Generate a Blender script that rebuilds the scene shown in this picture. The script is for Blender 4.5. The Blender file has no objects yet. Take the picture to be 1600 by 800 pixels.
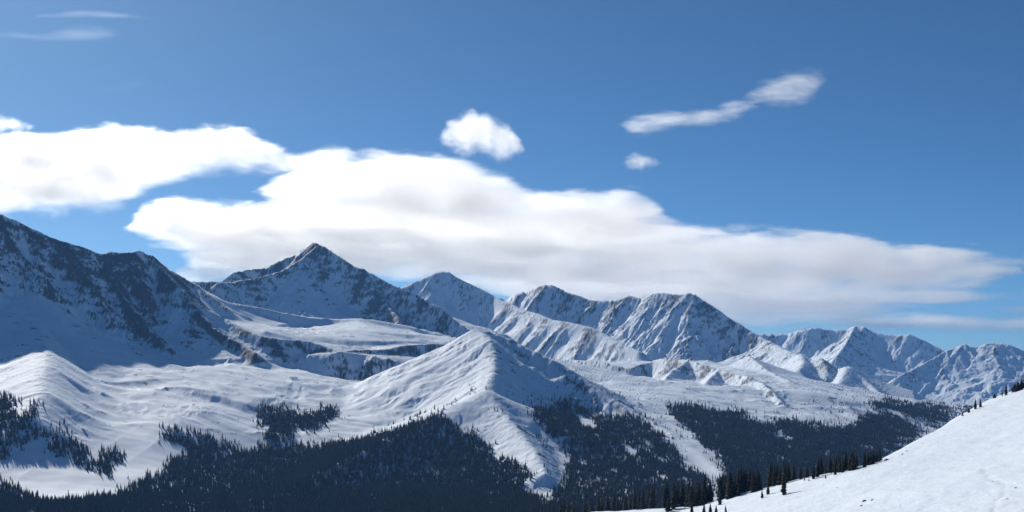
import bpy, math, random, time
import numpy as np
T0 = time.time()
R = math.radians
scene = bpy.context.scene
COL = scene.collection

# ------------------------------------------------------------------ camera
FPX, HOR = 1931.0, 560.0            # focal length and horizon row for a 1600 x 800 picture
cam = bpy.data.cameras.new('camera')
cam_o = bpy.data.objects.new('camera', cam); COL.objects.link(cam_o)
cam.sensor_width = 36.0; cam.sensor_fit = 'HORIZONTAL'
cam.lens = 36.0 * FPX / 1600.0
cam.shift_y = (HOR - 400.0) / 1600.0
cam.clip_start = 1.0; cam.clip_end = 120000.0
cam_o.location = (0, 0, 0); cam_o.rotation_euler = (R(90), 0, 0)
scene.camera = cam_o

# ------------------------------------------------------------------ sky, sun, exposure
SUN_AZ, SUN_EL = -29.0, 27.5        # degrees: azimuth from the view direction (+Y) towards +X
world = bpy.data.worlds.new('World'); scene.world = world; world.use_nodes = True
wn = world.node_tree; wn.nodes.clear()
w_out = wn.nodes.new('ShaderNodeOutputWorld'); w_bg = wn.nodes.new('ShaderNodeBackground')
sky = wn.nodes.new('ShaderNodeTexSky'); sky.sky_type = 'NISHITA'; sky.sun_disc = False
sky.sun_elevation = R(SUN_EL); sky.sun_rotation = R(SUN_AZ)
sky.altitude = 3600; sky.air_density = 0.8; sky.dust_density = 4.5; sky.ozone_density = 8.0
w_bg.inputs['Strength'].default_value = 0.068
wb = wn.nodes.new('ShaderNodeMix'); wb.data_type = 'RGBA'; wb.blend_type = 'MULTIPLY'; wb.inputs[0].default_value = 1.0
wb.inputs[7].default_value = (0.87, 1.13, 1.07, 1)          # white balance of the sky
wn.links.new(sky.outputs[0], wb.inputs[6]); wn.links.new(wb.outputs[2], w_bg.inputs['Color']); wn.links.new(w_bg.outputs[0], w_out.inputs['Surface'])
sun_d = bpy.data.lights.new('sun', 'SUN'); sun_d.energy = 4.6; sun_d.angle = R(0.55); sun_d.color = (1.0, 0.94, 0.85)
sun_o = bpy.data.objects.new('sun', sun_d); COL.objects.link(sun_o)
sun_o.rotation_euler = (R(90 - SUN_EL), 0, R(180 - SUN_AZ))
sun_o.location = (-3000, 3000, 3000)
vs = scene.view_settings
scene.display_settings.display_device = 'sRGB'
vs.view_transform = 'Standard'; vs.look = 'None'; vs.exposure = 0.0; vs.gamma = 1.0; vs.use_curve_mapping = False
cy = scene.cycles
cy.max_bounces = 20; cy.diffuse_bounces = 3; cy.glossy_bounces = 2; cy.transmission_bounces = 2
cy.volume_bounces = 12; cy.transparent_max_bounces = 16
cy.use_denoising = True; cy.use_adaptive_sampling = True; cy.adaptive_threshold = 0.02

QUALITY = 1.0        # mesh resolution factor
HAZE = 2.8e-5        # haze density per metre

# ------------------------------------------------------------------ small numeric helpers
def PX(px, py, D):                  # a point of the place: picture direction and distance
    return np.array([(px - 800.0) / FPX * D, D, (HOR - py) / FPX * D])

class Noise:
    def __init__(self, seed):
        r = np.random.RandomState(seed)
        self.p = np.tile(r.permutation(256), 3).astype(np.int32)
        a = r.rand(256).astype(np.float32) * 2 * np.pi
        self.gx = np.cos(a); self.gy = np.sin(a)
    def __call__(self, x, y):
        x = np.asarray(x, np.float32); y = np.asarray(y, np.float32)
        xi = np.floor(x); yi = np.floor(y)
        xf = x - xi; yf = y - yi
        xi = xi.astype(np.int32) & 255; yi = yi.astype(np.int32) & 255
        u = xf * xf * xf * (xf * (xf * 6 - 15) + 10); v = yf * yf * yf * (yf * (yf * 6 - 15) + 10)
        p = self.p
        a = p[xi] + yi; b = p[xi + 1] + yi
        h00 = p[a]; h01 = p[a + 1]; h10 = p[b]; h11 = p[b + 1]
        gx, gy = self.gx, self.gy
        n00 = gx[h00] * xf + gy[h00] * yf
        n10 = gx[h10] * (xf - 1) + gy[h10] * yf
        n01 = gx[h01] * xf + gy[h01] * (yf - 1)
        n11 = gx[h11] * (xf - 1) + gy[h11] * (yf - 1)
        n0 = n00 + u * (n10 - n00); n1 = n01 + u * (n11 - n01)
        return (n0 + v * (n1 - n0)) * 1.5
NZ = [Noise(11 + k) for k in range(8)]
def fbm(x, y, octv=4, seed=0, gain=0.5, lac=2.03):
    s = 0; a = 1.0; t = 0
    for o in range(octv):
        s = s + a * NZ[(seed + o) % 8](x + 17.3 * o + seed * 5.1, y - 9.7 * o + seed * 3.3); t += a
        a *= gain; x = x * lac; y = y * lac
    return s / t
def ridged(x, y, octv=4, seed=0, gain=0.5, lac=2.03):
    s = 0; a = 1.0; t = 0
    for o in range(octv):
        s = s + a * (1 - 2.2 * np.abs(NZ[(seed + o) % 8](x + 11.3 * o + seed * 2.7, y + 6.1 * o - seed * 4.9))); t += a
        a *= gain; x = x * lac; y = y * lac
    return s / t
def sstep(a, b, x):
    t = np.clip((x - a) / (b - a), 0, 1); return t * t * (3 - 2 * t)
def smax(a, b, k):
    h = np.clip(0.5 + 0.5 * (a - b) / k, 0, 1)
    return b + (a - b) * h + k * h * (1 - h)

# ------------------------------------------------------------------ the lie of the land
# base: floors of the bowls, benches and the valley, as (column, row, metres away)
BASE = [
    # left basin
    (20, 690, 2150), (60, 700, 2120), (30, 740, 1900), (100, 755, 1880), (200, 745, 1950), (150, 690, 2160), (250, 690, 2220), (240, 640, 2480),
    (330, 640, 2520), (200, 600, 2720), (300, 600, 2760), (400, 600, 2860), (400, 650, 2560), (470, 640, 2660), (470, 590, 3010),
    (560, 600, 3050), (560, 640, 2720), (640, 590, 3200), (600, 660, 2560), (480, 700, 2350), (350, 725, 2220), (300, 770, 1900), (150, 790, 1650),
    (240, 570, 2960), (330, 570, 3060),
    (600, 603, 3260), (540, 602, 3150), (500, 592, 3140), (650, 592, 3380), (430, 577, 3140), (690, 585, 3420), (380, 572, 3110), (720, 580, 3450),
    # upper benches in front of the pyramid
    (420, 514, 3860), (450, 517, 3880), (390, 508, 3860), (540, 520, 3750), (600, 530, 3700), (640, 528, 3800), (660, 525, 3900), (350, 494, 3830), (480, 521, 3700), (430, 523, 3480),
    # behind the upper bench, foot of the pyramid and of the far range
    (560, 520, 4500), (700, 545, 4700), (800, 560, 4700), (650, 560, 5600), (400, 510, 4500),
    # right basin
    (900, 575, 4100), (960, 583, 3900), (930, 600, 3500), (1000, 600, 3550), (1060, 625, 3200), (1000, 650, 2800), (1060, 660, 2700), (1130, 640, 3050),
    (1200, 640, 3150), (1290, 650, 3100), (1230, 610, 3500), (1300, 622, 3600), (1360, 632, 3500), (1000, 576, 4500), (1100, 574, 4650), (1200, 572, 4850), (960, 592, 4020), (1000, 597, 3950), (1060, 598, 3850), (1110, 605, 3700), (1290, 602, 4450), (1340, 614, 4520), (1240, 590, 4600), (1200, 582, 4600),
    (1180, 583, 4200), (1260, 597, 4050), (1340, 611, 4100), (1400, 622, 4100), (1470, 634, 3950), (1520, 642, 3850), (1600, 650, 3800), (1700, 660, 3800),
    (1250, 700, 2550), (1100, 705, 2350), (1350, 690, 2700), (1440, 665, 3300), (1470, 690, 2900), (1150, 760, 1950), (1250, 760, 2050), (1400, 740, 2200),
    # deep valley behind the near slope, and in front of the centre hill
    (1000, 800, 1650), (850, 800, 1650), (700, 805, 1600), (550, 812, 1600), (400, 815, 1620), (1100, 850, 1300), (900, 880, 1250), (600, 880, 1250), (300, 860, 1350), (0, 820, 1500),
    (700, 1000, 800), (300, 1000, 800), (0, 950, 900), (-100, 800, 1700), (-100, 740, 1950),
    # beyond
    (1350, 640, 5200), (1500, 650, 5200), (1650, 650, 5200), (900, 580, 7600), (500, 580, 7600), (1300, 590, 9000), (1600, 590, 9000), (200, 580, 7000),
    (800, 575, 12500), (100, 575, 12500), (1600, 580, 12500),
]
bp = np.array([PX(*p) for p in BASE]); bxy = bp[:, :2] / 1000.0; bz = bp[:, 2]
def _tps(r2): return 0.5 * r2 * np.log(r2 + 1e-9)
def fit_tps(xy, z, lam):
    n = len(z); d2 = ((xy[:, None] - xy[None]) ** 2).sum(-1)
    A = np.zeros((n + 3, n + 3)); A[:n, :n] = _tps(d2) + lam * np.eye(n)
    A[:n, n] = 1; A[:n, n + 1:] = xy; A[n, :n] = 1; A[n + 1:, :n] = xy.T
    return np.linalg.solve(A, np.concatenate([z, np.zeros(3)]))
BW = fit_tps(bxy, bz, 0.0012)
GX0, GX1, GY0, GY1, GN = -7.2, 7.2, 0.0, 13.6, 260
gxs = np.linspace(GX0, GX1, GN); gys = np.linspace(GY0, GY1, GN)
gX, gY = np.meshgrid(gxs, gys)
gB = BW[-3] + BW[-2] * gX + BW[-1] * gY
for i in range(len(bz)):
    gB += BW[i] * _tps((gX - bxy[i, 0]) ** 2 + (gY - bxy[i, 1]) ** 2)
gB = np.clip(gB, -420, 260).astype(np.float32)
def base_h(x, y):
    fx = np.clip((x / 1000 - GX0) / (GX1 - GX0) * (GN - 1), 0, GN - 1.001); fy = np.clip((y / 1000 - GY0) / (GY1 - GY0) * (GN - 1), 0, GN - 1.001)
    ix = fx.astype(np.int32); iy = fy.astype(np.int32); tx = fx - ix; ty = fy - iy
    a = gB[iy, ix] * (1 - tx) + gB[iy, ix + 1] * tx; b = gB[iy + 1, ix] * (1 - tx) + gB[iy + 1, ix + 1] * tx
    return a * (1 - ty) + b * ty

# ridges: (land, points, slope on the left of travel, slope on the right, height of the foot, gully depth, gully width, rock)
# rock = (amount at the crest, fall-off in metres, general amount)
RIDGES = []
LEFT, PYR, DOME, JAG, FAR, RIGHT, HILL, SPUR, CONE, BASIN, BENCH, SLOPE, KNOB, VALE = range(14)
ROUND = {HILL: 9.0, CONE: 12.0, KNOB: 25.0, SLOPE: 10.0, BENCH: 7.0, DOME: 8.0}
def ridge(land, pts, sl, sr, H, amp=0.0, lam=120.0, rock=(0, 200, 0), jag=2.0, blend=14.0, rnd=None):
    RIDGES.append(dict(land=land, p=np.array([PX(*q) for q in pts]), sl=sl, sr=sr, H=H, amp=amp, lam=lam, rock=rock, jag=jag, k=blend, rnd=ROUND.get(land, 4.0) if rnd is None else rnd))

# left mountain: skyline running away from the viewer
ridge(LEFT, [(-420, 520, 2900), (-250, 450, 3150), (-120, 390, 3350), (-40, 345, 3230), (2, 335, 3260), (25, 345, 3280), (57, 360, 3310), (87, 374, 3340), (122, 384, 3380), (142, 391, 3410), (158, 399, 3430),
             (172, 394, 3450), (200, 395, 3490), (219, 392, 3530), (237, 401, 3560), (262, 419, 3630), (287, 434, 3680), (305, 444, 3720)],
      0.9, 0.95, 420, 38, 110, (0.42, 150, 0.22), 3.0)
ridge(LEFT, [(305, 444, 3720), (312, 460, 3640), (325, 484, 3540), (345, 497, 3450), (362, 506, 3400), (385, 516, 3350), (410, 525, 3300), (440, 530, 3290), (465, 532, 3320)],
      0.6, 0.75, 190, 12, 60, (0.25, 120, 0.30), 1.5)
# ribs of the left mountain
ridge(LEFT, [(40, 420, 3200), (46, 460, 3090), (52, 502, 2940), (60, 530, 2790), (70, 554, 2620), (70, 572, 2490), (60, 592, 2370), (64, 612, 2260), (45, 647, 2110), (25, 667, 2060)],
      0.6, 0.33, 200, 5, 60, (0.05, 60, 0.0), 1.5, 22, 25.0)
ridge(LEFT, [(80, 576, 2600), (84, 586, 2520), (74, 604, 2400), (80, 623, 2290)], 0.9, 0.4, 110, 14, 50, (0.3, 90, 0.3), 2.0, 10, 8.0)
ridge(LEFT, [(86, 574, 2640), (112, 586, 2610), (137, 601, 2560), (160, 615, 2500)], 0.6, 0.9, 90, 8, 50, (0.4, 80, 0.25), 2.0)
ridge(LEFT, [(158, 399, 3430), (190, 460, 3320), (235, 515, 3200), (262, 540, 3100)], 0.8, 0.85, 160, 14, 70, (0.45, 160, 0.3), 3.0)
ridge(LEFT, [(237, 401, 3560), (280, 450, 3440), (330, 510, 3300), (380, 540, 3200), (400, 552, 3140)], 0.7, 0.8, 150, 12, 60, (0.4, 160, 0.28), 3.0)
# rim of the lower cirque under the upper bench
ridge(BENCH, [(465, 532, 3320), (485, 534, 3320), (505, 540, 3290), (530, 550, 3240), (555, 547, 3300), (600, 547, 3380), (630, 540, 3480), (677, 537, 3560), (720, 540, 3600)],
      0.06, 1.5, 150, 16, 65, (0.3, 60, 0.26), 1.5, 5)
ridge(BENCH, [(300, 442, 3950), (330, 462, 3920), (355, 472, 3930), (400, 479, 3960), (435, 487, 3980), (480, 495, 4020), (530, 499, 4050), (580, 500, 4060), (605, 504, 4060), (642, 510, 4100), (690, 521, 4160), (740, 535, 4200)],
      0.3, 0.8, 90, 5, 80, (0.15, 40, 0.08), 1.5, 8)
ridge(BENCH, [(560, 500, 4050), (575, 511, 3870), (572, 520, 3740)], 0.18, 0.14, 60, 3, 70, (0, 60, 0.0), 0.5, 20)
# pyramid
ridge(PYR, [(300, 439, 4700), (330, 440, 4750), (345, 441, 4800), (365, 426, 4950), (390, 421, 5050), (415, 419, 5120), (430, 411, 5150), (450, 402, 5180), (467, 396, 5200), (475, 387, 5200), (487, 380, 5200), (493, 379, 5190),
            (500, 384, 5160), (507, 386, 5150), (520, 395, 5120), (535, 404, 5090), (552, 416, 5050), (567, 421, 5030), (580, 427, 5000), (595, 436, 4970), (612, 445, 4930), (627, 450, 4900),
            (650, 460, 4860), (665, 470, 4830), (687, 481, 4780), (700, 491, 4740), (712, 502, 4700), (725, 510, 4660), (736, 520, 4620), (760, 540, 4540)],
      0.9, 0.8, 420, 26, 120, (0.32, 200, 0.2), 4.0)
ridge(PYR, [(498, 383, 5165), (470, 406, 5060), (440, 424, 4980), (405, 434, 4900), (370, 440, 4820), (340, 443, 4720)], 0.68, 0.6, 300, 12, 80, (0.4, 120, 0.2), 5.0, 8)
ridge(PYR, [(567, 421, 5030), (600, 470, 4820), (625, 500, 4620)], 0.75, 0.7, 220, 14, 80, (0.4, 200, 0.3), 3.0)
# rounded peak with its long snow shoulder
ridge(DOME, [(560, 500, 6300), (600, 470, 6350), (627, 449, 6400), (645, 441, 6420), (662, 434, 6430), (680, 426, 6440), (690, 424, 6440), (700, 425, 6430), (717, 435, 6380), (735, 444, 6330), (750, 451, 6280), (764, 458, 6230), (772, 464, 6200),
             (785, 470, 6120), (800, 476, 6030), (820, 485, 5900), (840, 490, 5780), (862, 499, 5650), (895, 505, 5500), (925, 512, 5380), (950, 525, 5250), (975, 539, 5100), (1000, 549, 4980)],
      0.7, 0.75, 360, 18, 120, (0.28, 150, 0.13), 2.5)
# jagged ridge and the big face right of it
ridge(JAG, [(760, 480, 6750), (781, 465, 6750), (788, 469, 6740), (795, 466, 6730), (804, 460, 6720), (812, 456, 6700), (825, 456, 6680), (835, 452, 6650), (845, 446, 6630), (853, 444, 6610), (865, 446, 6570), (875, 451, 6540), (887, 457, 6500),
            (905, 462, 6440), (920, 469, 6390), (935, 470, 6340), (961, 469, 6280), (972, 466, 6260), (982, 462.5, 6240), (995, 465, 6200), (1004, 467, 6170), (1012, 462, 6150), (1020, 460, 6120), (1029, 457, 6100), (1045, 459, 6050), (1061, 461, 6000), (1076, 458, 5960),
            (1086, 461, 5930), (1101, 471, 5880), (1123, 485, 5800), (1139, 497, 5740), (1157, 507, 5670), (1170, 516, 5620), (1185, 524, 5560), (1201, 533, 5480), (1220, 544, 5380), (1250, 556, 5250)],
      0.85, 0.9, 380, 24, 110, (0.36, 130, 0.13), 5.0)
# far range, right
ridge(FAR, [(1100, 545, 8300), (1150, 530, 8300), (1182, 521, 8300), (1201, 522, 8280), (1232, 521, 8250), (1248, 516, 8200), (1264, 512, 8180), (1276, 512, 8160), (1301, 515, 8120), (1320, 514, 8080), (1336, 510, 8050), (1351, 511, 8000), (1363, 518, 7960),
            (1382, 522, 7900), (1401, 524, 7850), (1421, 522, 7800), (1432, 527, 7760), (1452, 536, 7700), (1475, 548, 7600), (1520, 570, 7400)],
      0.7, 0.75, 360, 17, 130, (0.25, 150, 0.12), 4.0)
for a, b in [((1336, 510, 8050), (1305, 560, 7300))]:
    m = ((a[0] + b[0]) / 2, (a[1] + b[1]) / 2 + 4, (a[2] + b[2]) / 2)
    ridge(FAR, [a, m, b], 0.6, 0.6, 160, 16, 90, (0.3, 250, 0.18), 4.0)
ridge(RIGHT, [(1400, 590, 6500), (1440, 570, 6600), (1479, 548, 6700), (1498, 541, 6720), (1506, 537, 6720), (1514, 542, 6700), (1529, 542, 6690), (1541, 537, 6680), (1564, 537, 6650), (1580, 540, 6620), (1600, 548, 6580), (1650, 545, 6500), (1720, 560, 6400)],
      0.7, 0.5, 480, 13, 120, (0.3, 140, 0.13), 4.0)
# small cones under the far range
ridge(CONE, [(1201, 533, 5480), (1230, 548, 5200), (1251, 555, 5050), (1270, 563, 4950), (1283, 560.5, 4900), (1290, 575, 4750), (1292, 588, 4600)], 0.7, 0.5, 130, 16, 60, (0.25, 60, 0.3), 4.0, 8)
ridge(CONE, [(1283, 560.5, 4900), (1305, 578, 4850), (1324, 573, 4800), (1345, 590, 4680), (1370, 611, 4450), (1400, 624, 4300)], 0.5, 0.6, 130, 12, 60, (0.2, 50, 0.2), 3.5, 8)
ridge(CONE, [(1251, 553, 5050), (1256, 566, 4800), (1250, 576, 4600)], 0.6, 0.6, 90, 6, 40, (0.2, 60, 0.15), 2.5, 8)
ridge(CONE, [(1324, 573, 4800), (1316, 592, 4500), (1306, 605, 4250)], 0.5, 0.6, 90, 5, 50, (0.12, 50, 0.1), 2.5, 8)
# rocky spur in the right basin
ridge(SPUR, [(860, 560, 4500), (920, 565, 4350), (960, 570, 4250), (985, 576, 4200), (1005, 568, 4250), (1026, 561, 4250), (1057, 561, 4150), (1076, 563, 4080), (1101, 571, 3960), (1123, 578, 3860), (1154, 586, 3700), (1170, 589, 3620), (1189, 598, 3500), (1210, 617, 3330), (1225, 635, 3180)],
      0.5, 0.85, 110, 24, 50, (0.25, 60, 0.2), 5.0, 8)
ridge(SPUR, [(1076, 563, 4080), (1050, 580, 3880), (1040, 592, 3740)], 0.5, 0.7, 70, 7, 40, (0.3, 60, 0.2), 3.0, 8)
ridge(SPUR, [(1123, 578, 3860), (1105, 595, 3650), (1100, 608, 3500)], 0.5, 0.6, 70, 7, 40, (0.2, 60, 0.1), 3.0, 8)
ridge(SPUR, [(1170, 556, 4500), (1200, 580, 4150), (1235, 596, 3900)], 0.4, 0.5, 70, 6, 50, (0.25, 60, 0.12), 3.0, 12)
# centre hill
ridge(HILL, [(743, 516, 3000), (750, 515.5, 3000), (760, 517, 3000), (775, 522, 3000), (795, 529, 2985), (812, 539, 2960), (837, 550, 2930), (862, 562, 2900), (887, 577, 2870), (905, 590, 2840), (927, 604, 2800), (957, 624, 2740), (982, 638, 2690), (1007, 655, 2630), (1045, 678, 2500), (1070, 700, 2380), (1095, 716, 2280), (1114, 730, 2200), (1140, 760, 2050)],
      0.52, 0.56, 220, 12, 60, (0.05, 40, 0.36), 1.6, 16)
ridge(HILL, [(743, 516, 3000), (757, 523, 2940), (766, 532, 2880), (771, 550, 2805), (772, 567, 2715), (771, 582, 2635), (764, 597, 2550), (760, 612, 2470), (775, 632, 2395), (790, 650, 2320), (815, 680, 2195), (835, 705, 2090), (850, 740, 1950)],
      0.62, 0.43, 300, 7, 60, (0.10, 60, 0.20), 2.0, 10)
ridge(KNOB, [(758, 614, 2455), (735, 626, 2425), (712, 640, 2385), (690, 652, 2345), (630, 678, 2250), (570, 703, 2160), (520, 730, 2060), (472, 756, 1960), (420, 778, 1870), (360, 797, 1790), (300, 815, 1720)],
      0.4, 0.33, 150, 3, 60, (0.05, 60, 0.03), 1.0, 16)

ridge(SLOPE, [(1060, 800, 560), (1000, 798, 640), (930, 800, 740), (850, 806, 840), (760, 818, 920), (680, 840, 1000)], 0.35, 0.5, 80, 0, 60, (0, 60, 0), 0.6, 8)
# near slope
SA, SB, SC = -43.3, 0.332, -0.0885
EDGE_PX = [(1600, 605), (1575, 614), (1550, 624), (1530, 636), (1500, 655), (1460, 677), (1420, 699), (1385, 720), (1360, 727), (1300, 742), (1250, 750), (1224, 756), (1180, 765), (1130, 777), (1085, 788), (1040, 800)]
EDGE = [(520.0, 860.0), (400.0, 740.0), (300.0, 650.0)]
for a, b in EDGE_PX:
    D = -SA / (SB * (a - 800) / FPX + SC - (HOR - b) / FPX); EDGE.append(((a - 800) / FPX * D, D))
EDGE += [(45.0, 660.0), (10.0, 780.0), (-60.0, 950.0)]
EDGE = np.array(EDGE)
def seg_sd(x, y, P):
    best = np.full(x.shape, 1e9, np.float32); side = np.zeros(x.shape, np.float32)
    for a, b in zip(P[:-1], P[1:]):
        dx, dy = b - a; L2 = dx * dx + dy * dy
        t = np.clip(((x - a[0]) * dx + (y - a[1]) * dy) / L2, 0, 1)
        ex = x - a[0] - t * dx; ey = y - a[1] - t * dy
        d = np.sqrt(ex * ex + ey * ey); c = (dx * ey - dy * ex) / math.sqrt(L2)
        m = (d < best - 0.02) | ((d < best + 0.02) & (np.abs(c) > np.abs(side)))
        best = np.where(m, d, best); side = np.where(m, c, side)
    return best * np.sign(side)        # > 0 on the left of travel
TRACKS = []                          # old ski and foot tracks pressed into the near slope
for t_ in ([(1536, 730), (1541, 742), (1549, 752), (1568, 757), (1572, 768), (1570, 776), (1556, 786), (1552, 802)], [(1549, 752), (1570, 756), (1592, 763)], [(1476, 729), (1490, 722), (1506, 717), (1532, 713)], [(1440, 690), (1480, 686), (1540, 672)]):
    P_ = []
    for a, b in t_:
        D = -SA / (SB * (a - 800) / FPX + SC - (HOR - b) / FPX); P_.append(((a - 800) / FPX * D, D))
    TRACKS.append(np.array(P_))
def slope_h(x, y):
    z = SA + SB * x + SC * y
    far = (y > 1500) | (x < -700)
    e = np.maximum(-seg_sd(x, y, EDGE), 0)
    z = z - 0.62 * (np.sqrt(e * e + 14.0 ** 2) - 14.0)
    und = 1.6 * fbm(x / 60, y / 85, 3, 3) + 0.5 * fbm(x / 16 + y / 60, y / 30, 3, 5) + 0.36 * fbm(x / 5.0, y / 9.0 + x / 14, 4, 6, 0.6)
    for tr in TRACKS:
        und = und - 0.12 * np.exp(-(seg_sd(x, y, tr) / 0.9) ** 2)
    z = z + und * np.exp(-(e / 40.0) ** 2) * sstep(0, 40, 60 - e)
    r = np.sqrt(x * x + y * y)
    k = -1.75 - 0.32 * np.maximum(r - 1.5, 0)
    return np.where(far, -900.0, smax(z, k, 4.0))

def land(x, y, detail=True):
    """height, which land, rockiness, spur value"""
    x = x.astype(np.float32); y = y.astype(np.float32)
    h = base_h(x, y).astype(np.float32)
    lid = np.where(x > 0, VALE, VALE).astype(np.int16)
    lid[(y > 2050) & (x < 0)] = BASIN; lid[(y > 2500) & (x >= 0)] = BASIN
    if detail:
        h = h + 9 * fbm(x / 300, y / 300, 4, 1) + 10.5 * ridged(x / 230 + 0.6 * fbm(x / 200, y / 200, 3, 2), y / 170 + x / 300, 4, 4, 0.45) * sstep(2150, 2500, y)
        wx = 22 * fbm(x / 90, y / 90, 3, 2); wy = 22 * fbm(x / 90 + 50, y / 90, 3, 3)
    else:
        wx = wy = np.zeros_like(x)
    rock = np.zeros_like(h); spur = np.full_like(h, 2.0); basev = h.copy()
    for q in RIDGES:
        P = q['p']; zmax = P[:, 2].max()
        reach = q['H'] * 5.0 + 200 if q['H'] < 200 else q['H'] * 4.0 + 300
        sel = (x > P[:, 0].min() - reach) & (x < P[:, 0].max() + reach) & (y > P[:, 1].min() - reach) & (y < P[:, 1].max() + reach)
        idx = np.nonzero(sel.ravel())[0]
        if not len(idx): continue
        xs = x.ravel()[idx]; ys = y.ravel()[idx]
        wxs = wx.ravel()[idx]; wys = wy.ravel()[idx]
        best = np.full(xs.shape, -1e9, np.float32); bs = np.zeros_like(xs); bd = np.zeros_like(xs); bc = np.zeros_like(xs)
        s0 = 0.0
        H = q['H']
        for a, b in zip(P[:-1], P[1:]):
            dx, dy, dz = b - a; L = math.hypot(dx, dy)
            t = np.clip(((xs - a[0]) * dx + (ys - a[1]) * dy) / (L * L), 0, 1)
            ex = xs - a[0] - t * dx; ey = ys - a[1] - t * dy
            d = np.sqrt(ex * ex + ey * ey) + 1e-3
            c = (dx * ey - dy * ex) / (L * d)
            w = 0.5 + 0.5 * c
            m = q['sr'] + (q['sl'] - q['sr']) * w
            d = np.sqrt(d * d + q['rnd'] ** 2) - q['rnd']
            hh = a[2] + t * dz - H * (1 - np.exp(-m * d / H)) - 0.24 * m * d - 0.45 * np.maximum(d - 2.6 * H, 0)
            g = hh > best
            best = np.where(g, hh, best); bs = np.where(g, s0 + t * L + c * d * 0.12, bs); bd = np.where(g, d, bd); bc = np.where(g, c, bc)
            s0 += L
        sp = sstep(3, 80, bd) * q['amp']
        if detail: best = best + min(9.0, 0.04 * H) * fbm(xs / 120, ys / 120, 3, 7) * sstep(8, 110, bd)      # uneven ground
        if detail and q['jag'] > 0:
            jg = q['jag'] * (ridged(xs / 30, ys / 30, 3, 6) - 0.2)
            best = best + jg * (0.25 + 0.75 * np.exp(-bd / 60))
        ra, rl, rg = q['rock']
        rv = ra * np.exp(-bd / rl) + rg
        cur = h.ravel()[idx]
        wgt = np.clip(0.5 + 0.5 * (best - cur) / q['k'], 0, 1)
        new = smax(best, cur, q['k'])
        rr = rock.ravel()[idx]; rr = rr + (rv - rr) * wgt
        sr_ = spur.ravel()[idx]; sr_ = sr_ + (sp - sr_) * wgt
        hr = h.ravel(); hr[idx] = new; h = hr.reshape(x.shape)
        t_ = rock.ravel(); t_[idx] = rr; rock = t_.reshape(x.shape)
        t_ = spur.ravel(); t_[idx] = sr_; spur = t_.reshape(x.shape)
        above = (best > cur - 2)
        l_ = lid.ravel(); ii = idx[above]; l_[ii] = q['land']; lid = l_.reshape(x.shape)
    sl = slope_h(x, y)
    on = sl > h - 3
    lid[sl > h] = SLOPE
    rock = np.where(on, 0, rock)
    h = smax(sl, h, 6.0)
    spur = np.where(on, 0, spur)
    return h, lid, rock, spur

def hash2(ix, iy):
    n = (ix * 374761393 + iy * 668265263) & 0x7fffffff
    n = ((n ^ (n >> 13)) * 1274126177) & 0x7fffffff
    a = ((n ^ (n >> 16)) & 0xffff) / 65535.0
    n2 = (n * 69069 + 12345) & 0x7fffffff
    return a.astype(np.float32) - 0.5, (((n2 >> 8) & 0xffff) / 65535.0).astype(np.float32) - 0.5
def gully(px, py, dx, dy):
    """stripes that run down the fall line; (dx, dy) points across the slope"""
    ipx = np.floor(px).astype(np.int64); ipy = np.floor(py).astype(np.int64)
    fx = (px - ipx).astype(np.float32); fy = (py - ipy).astype(np.float32)
    va = np.zeros_like(fx); vd = np.zeros_like(fx); wt = np.zeros_like(fx)
    for i in (-1, 0, 1, 2):
        for j in (-1, 0, 1, 2):
            hx, hy = hash2(ipx + i, ipy + j)
            qx = fx - i - hx * 0.9; qy = fy - j - hy * 0.9
            w = np.exp(-(qx * qx + qy * qy) * 2.2); mag = (qx * dx + qy * dy) * 6.2832
            va += np.cos(mag) * w; vd -= np.sin(mag) * w; wt += w
    return va / wt, vd / wt
def erode(X, Y, gx, gy, mask, cell=190.0, octv=5):
    """adds branching gullies; gx, gy = slope of the smooth land"""
    h = np.zeros_like(X); ex = np.zeros_like(X); ey = np.zeros_like(X); a = 0.085; tot = np.zeros_like(X); ta = 0
    wx = 0.35 * fbm(X / 260, Y / 260, 3, 1); wy = 0.35 * fbm(X / 260 + 40, Y / 260, 3, 2)
    for o in range(octv):
        sx = gx + ex; sy = gy + ey; l = np.sqrt(sx * sx + sy * sy) + 1e-4
        st = np.minimum(l / 0.35, 1.0) * 1.05
        dx = sy / l * st; dy = -sx / l * st
        c, s_ = gully(X / cell + wx + 3.7 * o, Y / cell + wy - 1.9 * o, dx, dy)
        amp = a * cell * mask
        h = h + amp * c; tot = tot + c * 0.62 ** o; ta += 0.62 ** o
        k = amp * s_ * 6.2832 / cell
        ex = ex + k * dx * 1.1; ey = ey + k * dy * 1.1
        cell *= 0.5; a *= 0.93
        wx = wx * 2; wy = wy * 2
    return h, tot / ta

# ------------------------------------------------------------------ terrain mesh
U0, U1 = -0.475, 0.475
NC = int(1320 * QUALITY); NR = int(760 * QUALITY)
us = np.linspace(U0, U1, NC)
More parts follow.
